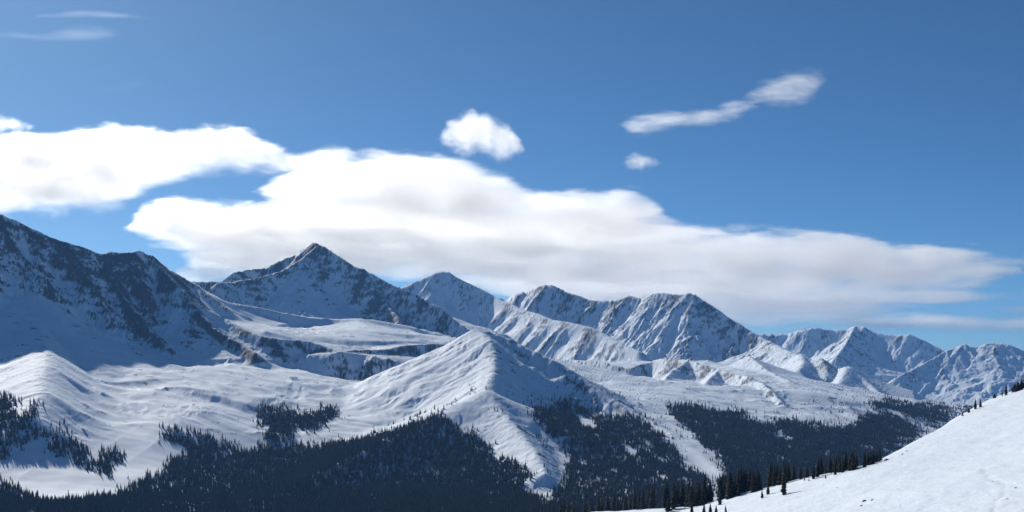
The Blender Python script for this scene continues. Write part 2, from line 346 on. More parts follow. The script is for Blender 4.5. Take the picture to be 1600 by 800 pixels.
# rows follow what can be seen: many where a face is seen, few behind crests
cu = np.linspace(U0, U1, 140); cyy = np.exp(np.linspace(math.log(24), math.log(13000), 900))
CU, CY = np.meshgrid(cu, cyy)
ch, _, _, _ = land(CU * CY, CY, False)
cw = ch / CY
vis = cw >= np.maximum.accumulate(np.concatenate([np.full((1, 140), -9), cw[:-1]]), 0) - 0.004
dens = np.abs(np.diff(cw, axis=0)) * vis[1:] * (cw[1:] > -0.15) + 0.00022 + 0.0002 * (cyy[1:, None] > 2000)
kern = np.ones(15) / 15
dens = np.apply_along_axis(lambda c: np.convolve(np.pad(c, 7, mode='edge'), kern, 'valid'), 1, dens)
dens = np.apply_along_axis(lambda c: np.convolve(np.pad(c, 7, mode='edge'), kern, 'valid'), 0, dens)
cum = np.concatenate([np.zeros((1, 140)), np.cumsum(dens, 0)]); cum /= cum[-1]
rows = np.linspace(0, 1, NR)
rr = np.stack([np.interp(rows, cum[:, j], cyy) for j in range(140)], 1)
fj = np.linspace(0, 139, NC); j0 = np.minimum(fj.astype(int), 138); tj = fj - j0
YY = (rr[:, j0] * (1 - tj) + rr[:, j0 + 1] * tj).astype(np.float32)
XX = (us[None, :] * YY).astype(np.float32)
print('grid', YY.shape, round(time.time() - T0, 1))
HH, LID, ROCK, AMP = land(XX, YY)
print('land', round(time.time() - T0, 1))

# normals by finite differences along rows and columns of the grid
def grid_normals(X, Y, Z):
    ax, ay, az = [np.gradient(A, axis=1) for A in (X, Y, Z)]
    bx, by, bz_ = [np.gradient(A, axis=0) for A in (X, Y, Z)]
    nx = ay * bz_ - az * by; ny = az * bx - ax * bz_; nz = ax * by - ay * bx
    l = np.sqrt(nx * nx + ny * ny + nz * nz) + 1e-9
    s = np.sign(nz); return nx / l * s, ny / l * s, nz / l * s
NX, NY, NZv = grid_normals(XX, YY, HH)
# branching gullies cut down the fall line
gxs_, gys_ = -NX / np.maximum(NZv, 0.15), -NY / np.maximum(NZv, 0.15)
slope_ = np.sqrt(gxs_ ** 2 + gys_ ** 2)
EH, SPURV = erode(XX, YY, gxs_.astype(np.float32), gys_.astype(np.float32), (AMP / 22.0 * (0.15 + 0.85 * sstep(0.22, 0.62, slope_))).astype(np.float32))
HH = HH + EH
print('gullies', round(time.time() - T0, 1))
NX, NY, NZv = grid_normals(XX, YY, HH)
steep = np.sqrt(1 - np.clip(NZv, 0, 1) ** 2)
# where rock shows through the snow: steep ribs and crests, broken up by drifted snow
f1 = fbm(XX / 45, YY / 45 + HH / 30, 4, 2); f2 = fbm(XX / 8, HH / 10 + YY / 16, 4, 4, 0.6)
rv = ROCK * 0.85 + (steep - 0.56) * 0.8 * (ROCK > 0.02) + 0.62 * SPURV * sstep(0.0, 0.15, ROCK) + 0.48 * f1 + 0.42 * f2
rv = np.where((ROCK < 0.05) & (YY > 2250), 1.0 * f1 + 0.5 * f2 + 0.15 * SPURV + 0.1 * steep, rv)      # sparse rock-coloured patches on the open bowls
ROCKM = sstep(0.43, 0.58, rv).astype(np.float32)
ROCKM[LID == SLOPE] = 0
print('rock', round(time.time() - T0, 1))

# ------------------------------------------------------------------ materials
def mat(name):
    m = bpy.data.materials.new(name); m.use_nodes = True; nt = m.node_tree; nt.nodes.clear()
    out = nt.nodes.new('ShaderNodeOutputMaterial'); b = nt.nodes.new('ShaderNodeBsdfPrincipled')
    nt.links.new(b.outputs[0], out.inputs['Surface']); return m, nt, b
def node(nt, t, **kw):
    n = nt.nodes.new(t)
    for k, v in kw.items():
        if k in n.inputs: n.inputs[k].default_value = v
        else: setattr(n, k, v)
    return n
def ramp(nt, src, stops):
    r = nt.nodes.new('ShaderNodeValToRGB'); e = r.color_ramp.elements
    while len(e) < len(stops): e.new(0.5)
    for k, (p, c) in enumerate(stops): e[k].position = p; e[k].color = (*c, 1)
    nt.links.new(src, r.inputs[0]); return r.outputs[0]
m_land, nt, b = mat('snow_and_rock')
geo = node(nt, 'ShaderNodeNewGeometry')
at = node(nt, 'ShaderNodeAttribute', attribute_name='rock')
n1 = node(nt, 'ShaderNodeTexNoise', Scale=0.03, Detail=6.0, Roughness=0.6); nt.links.new(geo.outputs['Position'], n1.inputs['Vector'])
rockc = ramp(nt, n1.outputs[0], [(0.3, (0.036, 0.039, 0.044)), (0.55, (0.066, 0.070, 0.077)), (0.75, (0.098, 0.099, 0.102))])
n2 = node(nt, 'ShaderNodeTexNoise', Scale=0.012, Detail=5.0); nt.links.new(geo.outputs['Position'], n2.inputs['Vector'])
snowc = ramp(nt, n2.outputs[0], [(0.3, (0.70, 0.80, 0.90)), (0.7, (0.76, 0.84, 0.925))])
mx = node(nt, 'ShaderNodeMix', data_type='RGBA'); nt.links.new(at.outputs['Fac'], mx.inputs[0]); nt.links.new(snowc, mx.inputs[6]); nt.links.new(rockc, mx.inputs[7])
nt.links.new(mx.outputs[2], b.inputs['Base Color']); b.inputs['Roughness'].default_value = 0.75; b.inputs['Specular IOR Level'].default_value = 0.2
n3 = node(nt, 'ShaderNodeTexNoise', Scale=0.35, Detail=5.0, Roughness=0.65); nt.links.new(geo.outputs['Position'], n3.inputs['Vector'])
bu = node(nt, 'ShaderNodeBump', Strength=0.35, Distance=0.8); nt.links.new(n3.outputs[0], bu.inputs['Height']); nt.links.new(bu.outputs[0], b.inputs['Normal'])

def tag(o, label=None, cat=None, group=None, kind=None):
    if label: o['label'] = label
    if cat: o['category'] = cat
    if group: o['group'] = group
    if kind: o['kind'] = kind
    return o

# ------------------------------------------------------------------ split the sheet into its lands (they meet edge to edge)
LANDS = {
    LEFT: ('mountain', 'dark rocky mountain rising out of the left edge with snow gullies', 'mountain'),
    PYR: ('mountain', 'sharp pyramid-shaped peak of shaded rock and snow', 'mountain'),
    DOME: ('mountain', 'rounded pale peak with a long snow shoulder behind the centre hill', 'mountain'),
    JAG: ('mountain', 'broad jagged ridge with twin summits and a steep streaked face', 'mountain'),
    FAR: ('mountain', 'distant low range of pale snowy peaks under the cloud tail', 'mountain'),
    RIGHT: ('mountain', 'blue shaded snow massif behind the near slope at the right edge', 'mountain'),
    HILL: ('hill', 'sunlit snow hill with a sharp tip in the middle of the valley', 'hill'),
    SPUR: ('rocky_ridge', 'low rocky spur running down through the snow basin right of the hill', 'ridge'),
    CONE: ('snow_ridge', 'small pointed snow cones below the distant low range', 'ridge'),
    BASIN: ('snow_basin', 'rolling snowfields of the open bowls below the peaks', 'snowfield'),
    BENCH: ('snow_bench', 'bright snow shelf with a cliff rim below the pyramid peak', 'snowfield'),
    KNOB: ('wooded_ridge', 'long low ridge under dark forest descending from the hill to the left', 'ridge'),
    VALE: ('valley_floor', 'snow-covered valley floor under the forest', 'valley'),
    SLOPE: ('snow_slope', 'smooth bright snow slope filling the lower right corner', 'slope'),
}
def box_majority(L):
    return L
vid = np.arange(NR * NC).reshape(NR, NC)
quads = np.stack([vid[:-1, :-1], vid[:-1, 1:], vid[1:, 1:], vid[1:, :-1]], -1).reshape(-1, 4)
fl = LID[:-1, :-1].ravel()
V = np.stack([XX, YY, HH], -1).reshape(-1, 3).astype(np.float32)
N = np.stack([NX, NY, NZv], -1).reshape(-1, 3).astype(np.float32)
RK = ROCKM.ravel()
for li, (nm, lab, cat) in LANDS.items():
    q = quads[fl == li]
    if not len(q): continue
    used, inv = np.unique(q, return_inverse=True); inv = inv.reshape(-1, 4).astype(np.int32)
    me = bpy.data.meshes.new(nm)
    me.vertices.add(len(used)); me.vertices.foreach_set('co', V[used].ravel())
    me.loops.add(inv.size); me.loops.foreach_set('vertex_index', inv.ravel())
    me.polygons.add(len(inv)); me.polygons.foreach_set('loop_start', np.arange(0, inv.size, 4, dtype=np.int32)); me.polygons.foreach_set('loop_total', np.full(len(inv), 4, np.int32))
    me.polygons.foreach_set('use_smooth', np.ones(len(inv), bool))
    me.update(calc_edges=True)
    a = me.attributes.new('rock', 'FLOAT', 'POINT'); a.data.foreach_set('value', RK[used])
    me.normals_split_custom_set_from_vertices(N[used])
    me.materials.append(m_land)
    o = bpy.data.objects.new(nm, me); COL.objects.link(o)
    tag(o, lab, cat, None, 'structure')
print('mesh', round(time.time() - T0, 1))

# ------------------------------------------------------------------ air: one even box of haze round the camera and the land
hz = bpy.data.meshes.new('haze')
bx = [(-7000, -300, -520), (7000, -300, -520), (7000, 13300, -520), (-7000, 13300, -520), (-7000, -300, 560), (7000, -300, 560), (7000, 13300, 560), (-7000, 13300, 560)]
hz.from_pydata(bx, [], [(0, 3, 2, 1), (4, 5, 6, 7), (0, 1, 5, 4), (1, 2, 6, 5), (2, 3, 7, 6), (3, 0, 4, 7)])
m_h = bpy.data.materials.new('haze'); m_h.use_nodes = True; nt = m_h.node_tree; nt.nodes.clear()
ho = nt.nodes.new('ShaderNodeOutputMaterial'); hv = nt.nodes.new('ShaderNodeVolumePrincipled')
hv.inputs['Color'].default_value = (0.22, 0.50, 1.0, 1); hv.inputs['Density'].default_value = HAZE; hv.inputs['Anisotropy'].default_value = 0.2
nt.links.new(hv.outputs[0], ho.inputs['Volume']); hz.materials.append(m_h)
haze = bpy.data.objects.new('haze', hz); COL.objects.link(haze)
tag(haze, 'thin blue haze filling the mountain air', 'haze', None, 'stuff')
# a wide sheet of snow under everything, out to the sides of the valley
gm = bpy.data.meshes.new('ground'); gm.from_pydata([(-6900, -250, -500), (6900, -250, -500), (6900, 13200, -500), (-6900, 13200, -500)], [], [(0, 1, 2, 3)])
gm.materials.append(m_land); go = bpy.data.objects.new('ground', gm); COL.objects.link(go); tag(go, 'snow-covered ground beyond the valley', 'ground', None, 'structure')

# ------------------------------------------------------------------ conifers
import bmesh
def tree_mat(name, c1, c2):
    m, nt, b = mat(name)
    oi = node(nt, 'ShaderNodeObjectInfo'); g = node(nt, 'ShaderNodeNewGeometry')
    n = node(nt, 'ShaderNodeTexNoise', Scale=0.9, Detail=3.0); nt.links.new(g.outputs['Position'], n.inputs['Vector'])
    ad = node(nt, 'ShaderNodeMath', operation='MULTIPLY_ADD'); ad.inputs[1].default_value = 0.5
    nt.links.new(oi.outputs['Random'], ad.inputs[0]); nt.links.new(n.outputs[0], ad.inputs[2])
    nt.links.new(ramp(nt, ad.outputs[0], [(0.35, c1), (0.95, c2)]), b.inputs['Base Color'])
    b.inputs['Roughness'].default_value = 0.85; b.inputs['Specular IOR Level'].default_value = 0.15
    return m
m_needle = tree_mat('conifer_needles', (0.011, 0.018, 0.015), (0.038, 0.034, 0.024))
m_bark = tree_mat('conifer_bark', (0.05, 0.036, 0.026), (0.09, 0.066, 0.05))
def conifer_meshes(seed, tiers, per, wide, core=6, bushy=1.0):
    """unit-height conifer: (trunk mesh, crown mesh)"""
    r = random.Random(seed)
    tv, tf = [], []
    n = 6
    for k, (z, rad) in enumerate([(-0.08, 0.020), (0.12, 0.016), (0.6, 0.009), (0.97, 0.002)]):
        for a in range(n): tv.append((rad * math.cos(6.2832 * a / n), rad * math.sin(6.2832 * a / n), z))
    for k in range(3):
        for a in range(n): tf.append((k * n + a, k * n + (a + 1) % n, (k + 1) * n + (a + 1) % n, (k + 1) * n + a))
    tm = bpy.data.meshes.new('trunk'); tm.from_pydata(tv, [], tf); tm.materials.append(m_bark)
    v, f = [], []
    lean = (r.uniform(-0.02, 0.02), r.uniform(-0.02, 0.02))
    z0 = r.uniform(0.03, 0.08)
    for t in range(tiers):
        q = t / (tiers - 1.0)
        z = z0 + (0.985 - z0) * q ** 0.92
        rad = wide * (1 - q) ** 0.82 * (0.85 + 0.3 * r.random()) + 0.012
        if q < 0.12: rad *= 0.75
        cnt = max(3, int(per * (1 - 0.45 * q)))
        ph = r.random() * 6.28
        for k in range(cnt):
            if r.random() < 0.06: continue
            a = ph + 6.2832 * (k + r.uniform(-0.3, 0.3)) / cnt
            L = rad * r.uniform(0.72, 1.18); dr = L * r.uniform(0.25, 0.6); w = L * r.uniform(0.30, 0.46) * bushy
            ca, sa = math.cos(a), math.sin(a)
            cx, cy_ = lean[0] * z, lean[1] * z
            i = len(v)
            up = 0.025 * (1 - 0.6 * q)
            v += [(cx, cy_, z + up), (cx + ca * L * 0.55 - sa * w, cy_ + sa * L * 0.55 + ca * w, z - dr * 0.55), (cx + ca * L, cy_ + sa * L, z - dr * r.uniform(0.75, 1.0)),
                  (cx + ca * L * 0.55 + sa * w, cy_ + sa * L * 0.55 - ca * w, z - dr * 0.55), (cx + ca * L * 0.6, cy_ + sa * L * 0.6, z - dr * 0.3 + up * 0.6), (cx + ca * L * 0.4, cy_ + sa * L * 0.4, z - dr - 0.02)]
            f += [(i, i + 1, i + 4), (i + 1, i + 2, i + 4), (i + 2, i + 3, i + 4), (i + 3, i, i + 4), (i + 1, i + 5, i + 2), (i + 2, i + 5, i + 3)]
    i = len(v)                       # the dark inner mass of twigs
    for k in range(core):
        a = 6.2832 * k / core; v.append((0.5 * wide * math.cos(a), 0.5 * wide * math.sin(a), z0 + 0.02))
    v.append((lean[0], lean[1], 1.0))
    for k in range(core): f.append((i + k, i + (k + 1) % core, i + core))
    cm = bpy.data.meshes.new('crown'); cm.from_pydata(v, [], f); cm.materials.append(m_needle)
    return tm, cm
NEAR_KINDS = [conifer_meshes(100 + k, 17, 10, w, bushy=b_) for k, (w, b_) in enumerate([(0.17, 1.0), (0.20, 1.0), (0.15, 1.05), (0.23, 1.0), (0.19, 1.1)])]
BUSH_KINDS = [conifer_meshes(150 + k, 9, 9, 0.42) for k in range(2)]
FAR_KINDS = [conifer_meshes(200 + k, 8, 6, w, 5) for k, w in enumerate([0.19, 0.22, 0.17, 0.24])]

# height of the finished land under a point, from the terrain grid
def ground_z(x, y):
    u = x / y; fc = (u - U0) / (U1 - U0) * (NC - 1); c0 = int(np.clip(fc, 0, NC - 2)); t = fc - c0
    def col(c):
        return np.interp(y, YY[:, c], HH[:, c])
    return float(col(c0) * (1 - t) + col(c0 + 1) * t)
def on_screen(px, py, near=60, far=1400):
    """where the sight line through (column, row) first meets the land"""
    u = (px - 800) / FPX; w = (HOR - py) / FPX
    fc = (u - U0) / (U1 - U0) * (NC - 1); c0 = int(round(fc))
    yy, zz = YY[:, c0], HH[:, c0]; m = (yy > near) & (yy < far) & (zz / yy >= w)
    k = np.nonzero(m)[0]
    return float(yy[k[0]]) if len(k) else None
TREES = []
rt = random.Random(5)
def add_tree(x, y, h, label, group=None, kinds=None, name='conifer', sx=1.0, z=None):
    kinds = kinds or NEAR_KINDS
    tm, cm = kinds[rt.randrange(len(kinds))]
    o = bpy.data.objects.new(name, None); COL.objects.link(o)
    o.location = (x, y, ground_z(x, y) - 0.02 if z is None else z); o.rotation_euler = (0, 0, rt.uniform(0, 6.28))
    s = sx * rt.uniform(0.9, 1.1); o.scale = (h * s, h * s, h)
    o.empty_display_size = 0.1
    for nm, me in (('trunk', tm), ('crown', cm)):
        c = bpy.data.objects.new(nm, me); COL.objects.link(c); c.parent = o
    tag(o, label, 'tree', group); TREES.append(o); return o
def tree_px(px, py, hpx, label, group=None, **kw):
    D = on_screen(px, py) or on_screen(px, py + 4) or on_screen(px, py + 10) or 520.0
    return add_tree((px - 800) / FPX * D, D, hpx / FPX * D, label, group, **kw)
# single trees that can be told apart
for px, py, hp, lab in [
    (1225, 774, 37, 'tallest lone spruce on the near snow slope casting a long shadow to the right'),
    (1200, 773, 20, 'spruce just left of the tallest lone spruce on the near slope'),
    (1191, 779, 14, 'thin little spruce standing in front of the row on the near slope'),
    (1154, 775, 21, 'narrow spruce on open snow in front of the dark tree row'),
    (1140, 775, 34, 'tall full spruce at the front of the dark tree row'),
    (1125, 789, 26, 'lone dark spruce beside a hump of shaded snow'),
    (1251, 749, 22, 'slim spruce first of the group of three on the snow edge'),
    (1261, 747, 22, 'middle spruce in the group of three on the snow edge'),
    (1271, 749, 25, 'broadest spruce in the group of three on the snow edge'),
    (1257, 751, 8, 'tiny sapling between the group of three spruces'),
    (1264, 752, 6, 'smallest sapling in front of the broadest spruce of three'),
    (1290, 748, 8, 'small isolated sapling on the snow right of the group of three'),
    (1299, 741, 7, 'small sapling on the edge just below the far cluster'),
    (1524, 640, 17, 'left spruce of the pair on the skyline of the near slope'),
    (1532, 637, 14, 'right spruce of the pair on the skyline of the near slope'),
    (1572, 614, 18, 'slender spruce alone on the upper skyline near the right edge'),
    (1566, 616, 9, 'short spruce beside the slender one on the upper skyline'),
    (1081, 806, 24, 'spruce cut by the bottom edge at the left end of the near slope'),
    (1100, 806, 22, 'slim spruce cut by the bottom edge, second along the near slope'),
    (1110, 806, 20, 'slim spruce cut by the bottom edge, third along the near slope'),
    (1119, 806, 18, 'spruce cut by the bottom edge, fourth along the near slope'),
    (1134, 806, 18, 'spruce cut by the bottom edge under the hump of shaded snow'),
    (1044, 800, 24, 'spruce at the far left tip of the near snow slope')]:
    tree_px(px, py, hp, lab)
for px, py, hp, lab in [(1554, 622, 8, 'low bushy conifer scrub on the skyline left of the slender spruce'), (1514, 645, 7, 'low conifer scrub on the skyline left of the pair of spruces'), (1504, 650, 6, 'lowest conifer scrub at the left end of the upper skyline')]:
    tree_px(px, py, hp, lab, kinds=BUSH_KINDS, name='conifer_bush')
for px, py, hp in [(1586, 612, 14), (1591, 611, 17), (1596, 609, 18), (1601, 607, 17), (1606, 605, 16), (1589, 612, 10)]:
    tree_px(px, py, hp, 'conifer in the dense clump on the skyline at the right edge', 'conifers in the clump at the right edge', kinds=BUSH_KINDS if hp < 15 else NEAR_KINDS, sx=1.5)
# the cluster on the rim and the two groups along it
for px, py in [(1351, 729), (1356, 727), (1360, 726), (1365, 724), (1370, 722), (1375, 720), (1362, 722)]:
    tree_px(px, py + 1, rt.uniform(19, 26), 'dark spruce in the tight cluster on the rim below the steep snow edge', 'spruces in the tight rim cluster')
for k in range(26):
    px = rt.uniform(1274, 1340); py = np.interp(px, [1274, 1300, 1340], [747, 742, 735]) + rt.uniform(-1, 2)
    D = on_screen(px, py + 2) or 480.0; D += rt.uniform(2, 30)
    x = (px - 800) / FPX * D
    add_tree(x, D, rt.uniform(5.0, 7.6), 'dark spruce in the belt behind the snow edge right of the group of three', 'spruces in the belt behind the snow edge')
# the long dark row behind the rim of the near slope
EDp = np.array([[1240, 752], [1180, 766], [1130, 777], [1085, 788], [1040, 799], [980, 803], [900, 806], [830, 812]])
n_row = 0
while n_row < 112:
    px = 830 + (1240 - 830) * rt.random() ** 0.8
    D = np.interp(px, [830, 850, 930, 1000, 1040, 1130, 1240], [860, 840, 742, 642, 566, 538, 500]) + rt.uniform(-6, 22)
    x = (px - 800) / FPX * D; z = ground_z(x, D)
    h = rt.uniform(7.0, 12.0) * np.interp(px, [830, 1000, 1100, 1180, 1240], [1.0, 1.05, 1.1, 1.05, 0.85])
    top = HOR - FPX * (z + h) / D
    if top > 797: 
        if rt.random() < 0.9: continue
    sec = 0 if px > 1185 else 1 if px > 1100 else 2 if px > 1030 else 3
    add_tree(x, D, h, ['dark spruce in the part of the row right behind the tallest lone spruce', 'dark spruce in the tall dense middle of the row along the near rim', 'dark spruce in the row above the left tip of the near slope', 'brownish dark spruce along the bottom edge left of the near slope'][sec],
             ['row behind the lone spruce', 'tall middle of the near row', 'row above the slope tip', 'spruces along the bottom edge'][sec]); n_row += 1
print('near trees', len(TREES), round(time.time() - T0, 1))

# ------------------------------------------------------------------ woods on the far side of the valley
WOODS = {
 'left': [[(-20, 618), (12, 620), (24, 634), (26, 650), (20, 668), (4, 690), (-20, 700)], [(2, 664), (30, 652), (52, 664), (60, 678), (52, 694), (32, 702), (14, 712), (-20, 724), (-20, 690)],
          [(64, 674), (80, 668), (104, 674), (112, 686), (130, 700), (134, 722), (122, 732), (104, 716), (84, 718), (72, 704)], [(128, 722), (150, 716), (162, 706), (194, 708), (198, 716), (182, 732), (166, 744), (150, 738), (134, 736)],
          [(44, 638), (54, 628), (62, 630), (60, 646), (50, 656), (36, 662)]],
 'valley': [[(246, 676), (275, 673), (318, 684), (352, 698), (376, 703), (420, 700), (452, 698), (500, 697), (545, 691), (585, 683), (625, 671), (662, 656), (690, 648), (705, 662), (722, 678), (736, 670), (748, 690), (768, 700), (772, 716), (800, 728), (830, 735), (834, 745), (812, 754), (818, 768), (850, 790), (852, 830), (-30, 830), (-30, 752), (18, 762), (40, 776), (70, 786), (110, 784), (160, 778), (200, 770), (222, 752), (252, 745), (252, 734), (262, 718), (286, 714), (288, 702), (262, 692)]],
 'hill': [[(826, 646), (850, 640), (862, 632), (882, 622), (900, 632), (920, 642), (940, 655), (962, 652), (984, 650), (1008, 662), (1032, 682), (1050, 702), (1062, 722), (1082, 738), (1104, 748), (1104, 830), (846, 830), (852, 786), (866, 770), (884, 746), (890, 716), (876, 696), (846, 690), (844, 670), (832, 660)]],
 'right': [[(1044, 640), (1062, 634), (1092, 640), (1112, 648), (1142, 645), (1162, 650), (1184, 662), (1192, 672), (1198, 662), (1240, 660), (1280, 670), (1312, 674), (1334, 668), (1350, 652), (1366, 648), (1382, 650), (1402, 656), (1432, 668), (1458, 681), (1500, 700), (1420, 790), (1180, 800), (1112, 772), (1122, 752), (1134, 736), (1128, 722), (1124, 712), (1106, 700), (1082, 678), (1056, 655)],
           [(1354, 629), (1386, 631), (1422, 636), (1462, 638), (1512, 640), (1540, 642), (1560, 680), (1500, 690), (1470, 672), (1440, 661), (1402, 646), (1372, 638)]],
 'middle': [[(404, 642), (438, 638), (466, 645), (466, 658), (452, 690), (424, 698), (410, 692), (420, 672), (402, 656)], [(464, 658), (490, 646), (522, 639), (528, 648), (504, 664), (484, 672), (464, 676)]],
}
GLADES = [[(896, 648), (912, 650), (930, 664), (930, 672), (905, 664)], [(1206, 676), (1222, 676), (1224, 690), (1214, 692)], [(1228, 682), (1240, 684), (1238, 692), (1228, 690)], [(905, 715), (918, 725), (915, 735), (905, 730)], [(1025, 738), (1042, 744), (1040, 752), (1026, 748)], [(964, 688), (985, 700), (1000, 715), (985, 716)],
          [(1376, 636), (1404, 648), (1434, 662), (1464, 674), (1456, 677), (1428, 666), (1398, 652), (1372, 642)]]
SPARSE = [((1320, 650), 55, 22, 0.10), ((1215, 640), 14, 10, 0.22), ((1265, 632), 10, 5, 0.2), ((1060, 672), 30, 22, 0.12), ((1120, 712), 22, 16, 0.25), ((390, 642), 14, 10, 0.12), ((480, 680), 40, 14, 0.05), ((740, 628), 30, 20, 0.10), ((800, 640), 26, 8, 0.04), ((860, 626), 36, 14, 0.13), ((960, 640), 30, 16, 0.12), ((30, 700), 34, 18, 0.06), ((240, 640), 20, 14, 0.006), ((575, 670), 40, 10, 0.03), ((1010, 655), 16, 10, 0.2), ((870, 735), 22, 30, 0.05), ((1085, 715), 16, 14, 0.1), ((215, 752), 20, 6, 0.12)]
def poly_mask(px, py, poly):
    inside = np.zeros(px.shape, bool); n = len(poly)
    for i in range(n):
        x1, y1 = poly[i]; x2, y2 = poly[(i + 1) % n]
        c = ((y1 > py) != (y2 > py)) & (px < (x2 - x1) * (py - y1) / (y2 - y1 + 1e-9) + x1)
        inside ^= c
    return inside
step_r, step_c = 2, 2
Xg, Yg, Zg = XX[::step_r, ::step_c], YY[::step_r, ::step_c], HH[::step_r, ::step_c]
Pc = 800 + FPX * Xg / Yg; Pr = HOR - FPX * Zg / Yg
run = np.maximum.accumulate(np.concatenate([np.full((1, Xg.shape[1]), -9.0), (Zg / Yg)[:-1]]), 0)
seen = (Zg + 16) / Yg > run
ok = seen & (Yg > 1150) & (Yg < 5200) & (Pr < 840)
area = np.abs(np.gradient(Yg, axis=0)) * np.abs(np.gradient(Xg, axis=1))
jx = 10.0 * fbm(Xg / 50, Yg / 50, 4, 2); jy = 9.0 * fbm(Xg / 50 + 9, Yg / 50, 4, 3)
rs = np.random.RandomState(3)
glade = np.zeros(Xg.shape, bool)
for g in GLADES: glade |= poly_mask(Pc + jx, Pr + jy, g)
clump = fbm(Xg / 28, Yg / 28, 3, 6)
WOOD_PTS = {}
for nm, polys in WOODS.items():
    cover = np.zeros(Xg.shape)
    for trial in range(6):                      # ragged edges: the wood thins out over a few tree widths
        m = np.zeros(Xg.shape, bool); gx_, gy_ = rs.normal(0, 5.0, Xg.shape), rs.normal(0, 4.0, Xg.shape)
        for p in polys: m |= poly_mask(Pc + jx + gx_, Pr + jy + gy_, p)
        cover += m / 6.0
    dens_ = np.where(glade, 0.0, cover ** 1.5)
    dens_ *= np.clip(0.7 + 1.6 * clump, 0.05, 1.3) if nm in ('hill', 'left') else np.clip(1.0 + 1.4 * clump, 0.12, 1.3)
    WOOD_PTS[nm] = dens_
sp_ = np.zeros(Xg.shape)
for (cx, cy_), rx, ry, dn in SPARSE:
    sp_ = np.maximum(sp_, dn * np.exp(-(((Pc - cx) / rx) ** 2 + ((Pr - cy_) / ry) ** 2)))
WOOD_PTS['scattered'] = np.where(sp_ > 0.003, sp_ * np.clip(-0.15 + 4.0 * clump, 0, 2.5), 0) * (sum(WOOD_PTS.values()) == 0)
RATE = 1 / 12.0
far_trees = {}
for nm, dn in WOOD_PTS.items():
    lam_ = np.where(ok, dn * area * RATE, 0); cnt = rs.poisson(np.minimum(lam_, 30))
    r_, c_ = np.nonzero(cnt); rep = np.repeat(np.arange(len(r_)), cnt[r_, c_]); r_ = r_[rep]; c_ = c_[rep]
    # jitter inside the cell
    r2 = np.clip(r_ * step_r + rs.rand(len(r_)) * step_r, 0, NR - 1.01); c2 = np.clip(c_ * step_c + rs.rand(len(r_)) * step_c, 0, NC - 1.01)
    ri = r2.astype(int); ci = c2.astype(int); tr = r2 - ri; tc = c2 - ci
    def bil(A): return (A[ri, ci] * (1 - tc) + A[ri, ci + 1] * tc) * (1 - tr) + (A[ri + 1, ci] * (1 - tc) + A[ri + 1, ci + 1] * tc) * tr
    x, y, z = bil(XX), bil(YY), bil(HH)
    hgt = (4.5 + 8.5 * rs.rand(len(x)) ** 1.2) * np.where(nm == 'scattered', 0.75, 1.0)
    far_trees[nm] = np.stack([x, y, z, hgt], 1)
    print(nm, len(x))
# the largest-looking of them stand as single trees
SINGLE = {'left': (40, 'dark conifer among the clumps on the shaded slope at the left edge', 'conifers in the clumps at the left edge'),
          'valley': (45, 'dark conifer in the wood filling the valley along the bottom edge', 'conifers in the valley wood'),
          'hill': (25, 'dark conifer on the lower face of the centre hill', 'conifers on the centre hill face')}
for nm, (cnt, lab, grp) in SINGLE.items():
    A = far_trees[nm]; pr = HOR - FPX * A[:, 2] / A[:, 1]; pc = 800 + FPX * A[:, 0] / A[:, 1]
    size = A[:, 3] / A[:, 1] * ((pr < 798) & (pc > 3) & (pc < 1090))
    o_ = np.argsort(-size)[:cnt]
    for k in o_:
        add_tree(float(A[k, 0]), float(A[k, 1]), float(A[k, 3]), lab, grp, kinds=FAR_KINDS, z=float(A[k, 2]) - 0.1)
    far_trees[nm] = np.delete(A, o_, 0)
# each wood: one object whose points carry trees
src = bpy.data.collections.new('conifer_sources')
for k, (tm, cm) in enumerate(FAR_KINDS):
    bm = bmesh.new(); bm.from_mesh(cm); bm.from_mesh(tm); me = bpy.data.meshes.new('conifer_source'); bm.to_mesh(me); bm.free(); me.materials.append(m_needle)
    src.objects.link(bpy.data.objects.new('conifer_source', me))
gt = bpy.data.node_groups.new('plant_trees', 'GeometryNodeTree')
gt.interface.new_socket('Geometry', in_out='INPUT', socket_type='NodeSocketGeometry'); gt.interface.new_socket('Geometry', in_out='OUTPUT', socket_type='NodeSocketGeometry')
gi = gt.nodes.new('NodeGroupInput'); go_ = gt.nodes.new('NodeGroupOutput')
ip = gt.nodes.new('GeometryNodeInstanceOnPoints'); ci_ = gt.nodes.new('GeometryNodeCollectionInfo'); ci_.inputs['Collection'].default_value = src
ci_.inputs['Separate Children'].default_value = True; ci_.inputs['Reset Children'].default_value = True
ip.inputs['Pick Instance'].default_value = True
rv1 = gt.nodes.new('FunctionNodeRandomValue'); rv1.data_type = 'INT'; rv1.inputs[4].default_value = 0; rv1.inputs[5].default_value = 3
rv2 = gt.nodes.new('FunctionNodeRandomValue'); rv2.data_type = 'FLOAT'; rv2.inputs[2].default_value = 0; rv2.inputs[3].default_value = 6.283
cx_ = gt.nodes.new('ShaderNodeCombineXYZ'); na_ = gt.nodes.new('GeometryNodeInputNamedAttribute'); na_.data_type = 'FLOAT'; na_.inputs['Name'].default_value = 'height'
L = gt.links.new
L(gi.outputs[0], ip.inputs['Points']); L(ci_.outputs[0], ip.inputs['Instance']); L(rv1.outputs[2], ip.inputs['Instance Index']); L(rv2.outputs[1], cx_.inputs[2]); L(cx_.outputs[0], ip.inputs['Rotation'])
L(na_.outputs[0], ip.inputs['Scale']); L(ip.outputs[0], go_.inputs[0])
